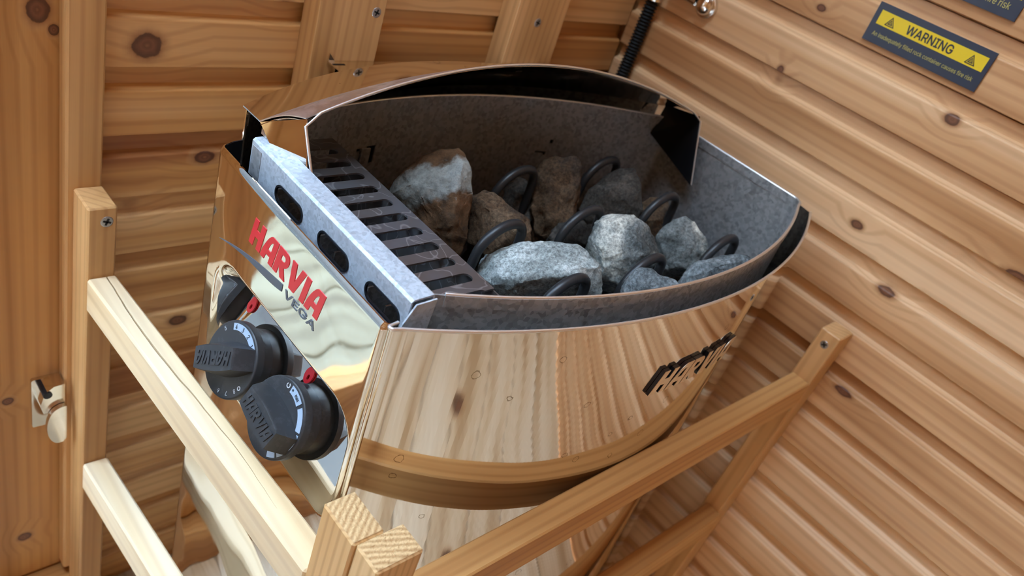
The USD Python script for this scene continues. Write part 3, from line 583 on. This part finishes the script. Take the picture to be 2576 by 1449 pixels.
# bar beside the panel, with oval holes and a folded flange
prof = [(.2432, -.285), (.2432, -.2412), (.2444, -.2400), (.2570, -.2392), (.2575, -.2400), (.2575, -.2425)]
bar = LineString([(p[0], p[1]) for p in prof]).buffer(.0006, cap_style=2, join_style=1)
bar_m = man(extrude(bar, 'y', .2425, .4190))
for y in (.3675, .3155, .2640):
    sl = LineString([(y - .0105, -.2572), (y + .0105, -.2572)]).buffer(.0058, quad_segs=8)
    bar_m = bar_m - man(extrude(sl, 'x', .235, .250))
br = obj('side_bar', tri(bar_m), GALV_SKYLIT, H, smooth=20, label='galvanised side bar with oval holes')
for y in (.3675, .3155, .2640):
    rg = LineString([(y - .0105, -.2572), (y + .0105, -.2572)]).buffer(.0064, quad_segs=8)
    obj('hole_rim', extrude(rg.difference(rg.buffer(-.0012)), 'x', .2420, .2434), DULL, br)
obj('end_gusset', extrude(Polygon([(.2440, -.2405), (.2575, -.2395), (.2560, -.262), (.2360, -.262), (.2380, -.252)]), 'y', .2395, .2405), GALV_SKYLIT, br)
obj('lap_plate', bx(.2423, .2427, .406, .4175, -.275, -.2435), GALV, br)
# slotted grille beside the bar
gp = sbox(.2576, .2475, .3095, .430)
for i in range(11):
    y = .2445 + i * .0168 + .0005
    gp = gp.difference(LineString([(.2650, y), (.2990, y)]).buffer(.0041, quad_segs=8))
gp = gp.intersection(Polygon(inner_plan).buffer(-.0012))
obj('slotted_grille', cat([extrude(gp, 'z', -.2512, -.2500), bx(.3088, .3097, .2325, .430, -.30, -.2512)]), GRILLE, H, smooth=20)
for i in range(9):
    y = .262 + i * .019; obj('grille_baffle', bx(.262, .306, y, y + .0012, -.31, -.277), GALV_C, H)
# the curved deflector hood over the back of the basket
s = np.linspace(-1, 1, 81)
rim = np.stack([.465 + .2049 * s, .3815 + .0146 * (1 - s * s) - .010 * s, -.2152 + .0366 * (1 - s * s) - .0019 * s], 1)
xe = .465 + .2190 * s
back = np.stack([xe, .4715 - .052 * s * s, np.full_like(s, -.2290)], 1)
def ruled(A, B, nv, t, bulge=0.0):
    u = np.linspace(0, 1, nv)[None, :, None]; S = A[:, None] * (1 - u) + B[:, None] * u; S[..., 2] += bulge * np.sin(np.pi * u[..., 0])
    nu = len(A); du = np.gradient(S, axis=0); dv = np.gradient(S, axis=1); nn = np.cross(du, dv); nn /= np.linalg.norm(nn, axis=2, keepdims=True)
    V = np.vstack([S.reshape(-1, 3), (S + nn * t).reshape(-1, 3)]); n0 = nu * nv; idx = np.arange(n0).reshape(nu, nv)
    q1 = np.stack([idx[:-1, :-1], idx[1:, :-1], idx[1:, 1:], idx[:-1, 1:]], -1).reshape(-1, 4)
    ring = np.concatenate([idx[:, 0], idx[-1, 1:], idx[::-1, -1][1:], idx[0, ::-1][1:-1]]); r2 = np.roll(ring, -1)
    Q = np.vstack([q1[:, ::-1], q1 + n0, np.stack([ring, r2, r2 + n0, ring + n0], -1)]); m = trimesh.Trimesh(V, np.vstack([Q[:, [0, 1, 2]], Q[:, [0, 2, 3]]]), process=False)
    if m.volume < 0: m.invert()
    return m
hd = obj('deflector_hood', ruled(rim, back, 9, 0.0008, 0.003), STEEL_B, H, smooth=40, label='arched steel hood over the back of the basket')
xo = .465 + .2230 * s
outer = np.stack([xo, np.minimum(.506 - 1.42 * (xo - .465) ** 2, .5065), np.full_like(s, -.2262)], 1)
obj('rear_ledge', ruled(back - [0, 0, .0002], outer, 4, 0.0008), STEEL, hd, smooth=40)
rim_lin = np.vstack([rim[0] + [-.0008, -.018, -.030], rim[0] + [-.0008, -.002, -.004], rim[2:-2], rim[-1] + [.0008, -.002, -.004], rim[-1] + [.0015, -.022, -.062]])
obj('hood_edge', tube(rim_lin, 0.0010, 8), EDGE, hd, smooth=True)
lin = ruled(rim[::1] - [0, -.0006, .0012], back - [0, 0.001, .0012], 9, -0.0005, 0.003)
obj('hood_lining', lin, steel('hood_mirror', rough=0.06, wav=0.03, base=(0.60, 0.58, 0.56)), hd, smooth=40)
def wing(sgn):
    e = rim[0] if sgn < 0 else rim[-1]; b = back[0] if sgn < 0 else back[-1]
    pts = [tuple(e), (e[0] + sgn * .0015, e[1] - .0225, e[2] - .0630), (e[0] + sgn * .0015, b[1] - .004, -.2580), tuple(b + [0, 0, 0])]
    V = np.array(pts); V2 = V + [-sgn * .0008, 0, 0]
    return trimesh.convex.convex_hull(np.vstack([V, V2]))
for sg in (-1, 1): obj('hood_wing', wing(sg), STEEL if sg < 0 else DULL, hd)  # right wing takes dark steel: shade on its inner face put into colour
obj('hood_foot', bx(.2490, .2535, .4150, .4215, -.2385, -.2310, .0005), STEEL_B, hd)
# heating elements: three rows of three hairpins
for y in (.256, .325, .392):
    for x in ((.388, .478, .585) if y < .38 else (.376, .463, .575)):
        if y < .3: hw = .021
        else: hw = .021
        t = np.linspace(0, math.pi, 26); top = np.stack([x + .006 - hw * np.cos(t), np.full_like(t, y), -.2870 + .0175 * np.sin(t) + .006 * (np.cos(t) * -1)], 1)
        lo = np.array([[x - hw - .020, y + .001, -.366], [x - hw - .008, y, -.325]]); hi = np.array([[x + hw + .004, y, -.325], [x + hw - .004, y, -.366]])
        from scipy.interpolate import splprep, splev
        pts = np.vstack([lo, top, hi]); tck, _ = splprep(pts.T, s=0, k=3); P3 = np.array(splev(np.linspace(0, 1, 70), tck)).T
        obj('heating_element', tube(P3, .00375, 16), ELEMENT, H, smooth=True)

# polished guard plate on the wall behind the heater
r_ = thing('reflector_plate', 'polished steel plate standing between the heater and the back wall', 'plate')
obj('sheet', bx(.3600, .600, .5150, .5160, -.60, -.2372), STEEL_P, r_)
obj('top_flange', bx(.3600, .600, .5075, .5274, -.2372, -.2362, .0003), STEEL, r_)
obj('clip', extrude(Polygon([(.3600, -.2362), (.3660, -.2362), (.3600, -.2290)]), 'y', .5255, .5265), CHROME, r_)
obj('clip_slot', bx(.3610, .3720, .5195, .5215, -.23625, -.2359), DULL, r_)

# ------------------------------------------------------------------ the stones
def px(u, v, d):
    """The point at depth d along the line of sight through a pixel, for laying out the stones."""
    return RW.T @ (np.array([(u - 1288) / FPX, (v - 724.5) / FPX, 1.0]) * d)
FWD = RW[2]
def stone_mesh(outline, d, thick, fronts, seed, rough=1.0):
    P_ = np.array([px(u, v, d) for u, v in outline]); c_ = P_.mean(0)
    pts = [P_ + nrng.normal(0, .0006, P_.shape)]
    pts.append(np.array([px(u, v, d - f_) for u, v, f_ in fronts]))
    back_ = c_ + (P_ - c_) * .72 + FWD * thick; pts.append(back_)
    pts.append(c_ + (P_ - c_) * .93 + FWD * thick * .45 - np.array([0, 0, .012]))
    hu = man(trimesh.convex.convex_hull(np.vstack(pts)))
    cc = hu_c = np.vstack(pts).mean(0); R3 = np.random.default_rng(seed * 7 + 1)
    for _ in range(22):
        n3 = R3.normal(size=3); n3 /= np.linalg.norm(n3); q = (np.vstack(pts) - cc) @ n3; hu = hu.trim_by_plane(tuple(-n3), float(-(cc @ n3 + q.max() - R3.uniform(.001, .0042))))
    mm = hu.refine_to_length(.0030); t = tri(mm); t.merge_vertices()
    n_ = t.vertex_normals; v_ = t.vertices
    disp = (meshkit.fbm(v_ * 75, 4, seed) - .5) * .0050 + (meshkit.fbm(v_ * 260, 3, seed + 9) - .5) * .0030 - .0004
    sharp = np.abs(meshkit.fbm(v_ * 42 + 3.3, 3, seed + 5) - .5) * -.006 + .001
    t.vertices = v_ + n_ * ((disp + sharp) * rough)[:, None]
    return t
def rock_split(name, n, c, a, b, rust):
    """A stone broken across: a pale crystalline face above a boundary that runs through it, rust-brown skin below and at its crest."""
    return mat(name, {'geo': ('geometry', {}), 'sb': ('vector_math', {'math_type': 'subtract', 'vector2': (c[0], c[1], c[2] + EYE)}), 'dt': ('vector_math', {'math_type': 'dot_product', 'vector2': n}),
        'w': ('noise_texture', {'scale': 45.0, 'detail': 5.0, 'roughness': 0.65}), 'wd': ('math', {'math_type': 'multiply_add', 'value2': 0.03, 'value3': -0.015}), 'ad': ('math', {'math_type': 'add'}),
        'lo': ('map_range', {'from_min': -0.0025, 'from_max': 0.0025, 'clamp': True}), 'hi': ('map_range', {'from_min': 0.0235, 'from_max': 0.0285, 'to_min': 1, 'to_max': 0, 'clamp': True}), 'mm': ('math', {'math_type': 'multiply'}),
        'g': ('noise_texture', {'scale': 70.0, 'detail': 6.0, 'roughness': 0.75}), 'gr': ('rgb_ramp', {'ramp': [(0.3, b), (0.5, a), (0.68, (0.44, 0.47, 0.46))]}), 'r': ('noise_texture', {'scale': 55.0, 'detail': 6.0, 'roughness': 0.75}),
        'rr': ('rgb_ramp', {'ramp': [(0.32, (0.035, 0.024, 0.016)), (0.5, rust), (0.66, (rust[0] * 1.7, rust[1] * 1.7, rust[2] * 1.8))]}), 'mx': ('mix', {}), 'bu': ('bump', {'strength': 0.7, 'distance': 0.003}), 'p': ('principled_bsdf', {'roughness': 0.85, 'specular_ior_level': 0.25})},
        [('geo.position', 'sb.vector1'), ('sb.vector', 'dt.vector1'), ('geo.position', 'w.vector'), ('w.fac', 'wd.value1'), ('dt.value', 'ad.value1'), ('wd.value', 'ad.value2'), ('ad.value', 'lo.value'), ('ad.value', 'hi.value'), ('lo.result', 'mm.value1'), ('hi.result', 'mm.value2'),
         ('geo.position', 'g.vector'), ('g.fac', 'gr.fac'), ('geo.position', 'r.vector'), ('r.fac', 'rr.fac'), ('rr.color', 'mx.color1'), ('gr.color', 'mx.color2'), ('mm.value', 'mx.fac'), ('mx.color', 'p.base_color'), ('g.fac', 'bu.height'), ('bu.normal', 'p.normal')])
c1 = px(1085, 510, .590); u1 = px(1060, 400, .590) - c1; u1 /= np.linalg.norm(u1)
TWO = rock_split('stone_two_tone', tuple(u1), tuple(c1), (0.27, 0.295, 0.285), (0.11, 0.12, 0.12), (0.10, 0.055, 0.027))
c5 = px(1360, 690, .560); u5 = px(1350, 600, .575) - c5; u5 /= np.linalg.norm(u5)
GREY = rock_mat('stone_grey', (0.30, 0.33, 0.32), (0.56, 0.60, 0.58), (0.15, 0.17, 0.165), -0.08)
GREY2 = rock_mat('stone_grey_white', (0.24, 0.26, 0.255), (0.72, 0.71, 0.63), (0.085, 0.095, 0.095), 0.0, 0.8)
GREY3 = rock_mat('stone_speckled', (0.27, 0.30, 0.31), (0.58, 0.61, 0.62), (0.11, 0.125, 0.13), 0.0, 1.3)
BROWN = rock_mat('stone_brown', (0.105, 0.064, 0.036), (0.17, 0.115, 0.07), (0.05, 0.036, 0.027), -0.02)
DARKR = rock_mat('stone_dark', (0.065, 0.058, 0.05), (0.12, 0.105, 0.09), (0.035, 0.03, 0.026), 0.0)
S = [
 ('large upright stone with a pale upper face and rusty brown sides beside the slotted grille', TWO, .595, .045, [(975, 480), (1010, 430), (1045, 400), (1100, 370), (1155, 368), (1180, 410), (1192, 480), (1172, 600), (1150, 655), (1060, 590), (1000, 520)], [(1045, 480, .014), (1150, 470, .016), (1165, 410, .008), (1140, 560, .016), (1110, 400, .004)]),
 ('brown stone leaning right of the tall two-toned stone', BROWN, .612, .04, [(1180, 490), (1220, 475), (1270, 500), (1330, 545), (1345, 580), (1335, 640), (1230, 660), (1180, 600)], [(1230, 520, .014), (1300, 575, .018)]),
 ('mottled brown upright stone against the back of the basket', BROWN, .690, .03, [(1335, 440), (1360, 400), (1400, 388), (1450, 395), (1470, 420), (1465, 480), (1445, 510), (1455, 540), (1420, 610), (1345, 590), (1338, 500)], [(1400, 440, .012), (1390, 540, .012)]),
 ('dark rusty stone at the back, below the hood', DARKR, .722, .03, [(1455, 545), (1470, 490), (1520, 440), (1560, 418), (1600, 425), (1622, 480), (1630, 520), (1580, 575), (1500, 580)], [(1540, 470, .012), (1590, 500, .01)]),
 ('large grey stone at the front with a broad pale speckled top', GREY, .578, .05, [(1193, 690), (1215, 640), (1285, 607), (1310, 612), (1340, 618), (1420, 607), (1470, 625), (1515, 655), (1524, 690), (1505, 745), (1400, 760), (1260, 752)], [(1225, 700, .016), (1290, 716, .024), (1320, 690, .026), (1440, 682, .026), (1505, 672, .012), (1300, 750, .010)]),
 ('grey and cream stone with a white vein in the middle of the basket', GREY2, .628, .05, [(1484, 600), (1500, 550), (1540, 535), (1590, 540), (1630, 570), (1655, 610), (1662, 660), (1640, 700), (1560, 715), (1510, 700)], [(1520, 580, .012), (1600, 575, .010), (1600, 630, .018), (1520, 660, .010)]),
 ('pale streaked stone behind the rightmost front loop', GREY2, .690, .035, [(1652, 590), (1680, 553), (1712, 540), (1745, 560), (1775, 600), (1790, 650), (1740, 680), (1680, 670)], [(1700, 575, .010), (1735, 620, .012)]),
 ('small pale grey stone at the front rim', GREY3, .562, .035, [(1570, 720), (1585, 690), (1610, 674), (1640, 676), (1690, 698), (1720, 715), (1690, 760), (1590, 765)], [(1620, 695, .010), (1665, 720, .010)]),
 ('bluish grey stone at the right end of the front rim', GREY3, .648, .04, [(1715, 700), (1745, 660), (1800, 645), (1845, 640), (1880, 633), (1912, 650), (1905, 700), (1820, 740), (1740, 740)], [(1790, 670, .012), (1860, 665, .010)]),
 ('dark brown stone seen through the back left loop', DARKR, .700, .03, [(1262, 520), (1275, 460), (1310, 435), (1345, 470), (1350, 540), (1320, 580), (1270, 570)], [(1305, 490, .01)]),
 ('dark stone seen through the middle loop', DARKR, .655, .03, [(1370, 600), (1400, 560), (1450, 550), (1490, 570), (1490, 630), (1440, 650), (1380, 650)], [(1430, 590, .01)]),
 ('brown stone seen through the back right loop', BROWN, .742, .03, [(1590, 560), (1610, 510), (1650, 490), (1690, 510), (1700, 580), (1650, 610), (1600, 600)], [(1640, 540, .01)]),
]
for i, (lab, m, d_, th, ol, fo) in enumerate(S):
    obj('stone', stone_mesh(ol, d_, th, fo, 20 + i), m, smooth=26, label=lab, cat='stone', group='sauna stones in the heater')
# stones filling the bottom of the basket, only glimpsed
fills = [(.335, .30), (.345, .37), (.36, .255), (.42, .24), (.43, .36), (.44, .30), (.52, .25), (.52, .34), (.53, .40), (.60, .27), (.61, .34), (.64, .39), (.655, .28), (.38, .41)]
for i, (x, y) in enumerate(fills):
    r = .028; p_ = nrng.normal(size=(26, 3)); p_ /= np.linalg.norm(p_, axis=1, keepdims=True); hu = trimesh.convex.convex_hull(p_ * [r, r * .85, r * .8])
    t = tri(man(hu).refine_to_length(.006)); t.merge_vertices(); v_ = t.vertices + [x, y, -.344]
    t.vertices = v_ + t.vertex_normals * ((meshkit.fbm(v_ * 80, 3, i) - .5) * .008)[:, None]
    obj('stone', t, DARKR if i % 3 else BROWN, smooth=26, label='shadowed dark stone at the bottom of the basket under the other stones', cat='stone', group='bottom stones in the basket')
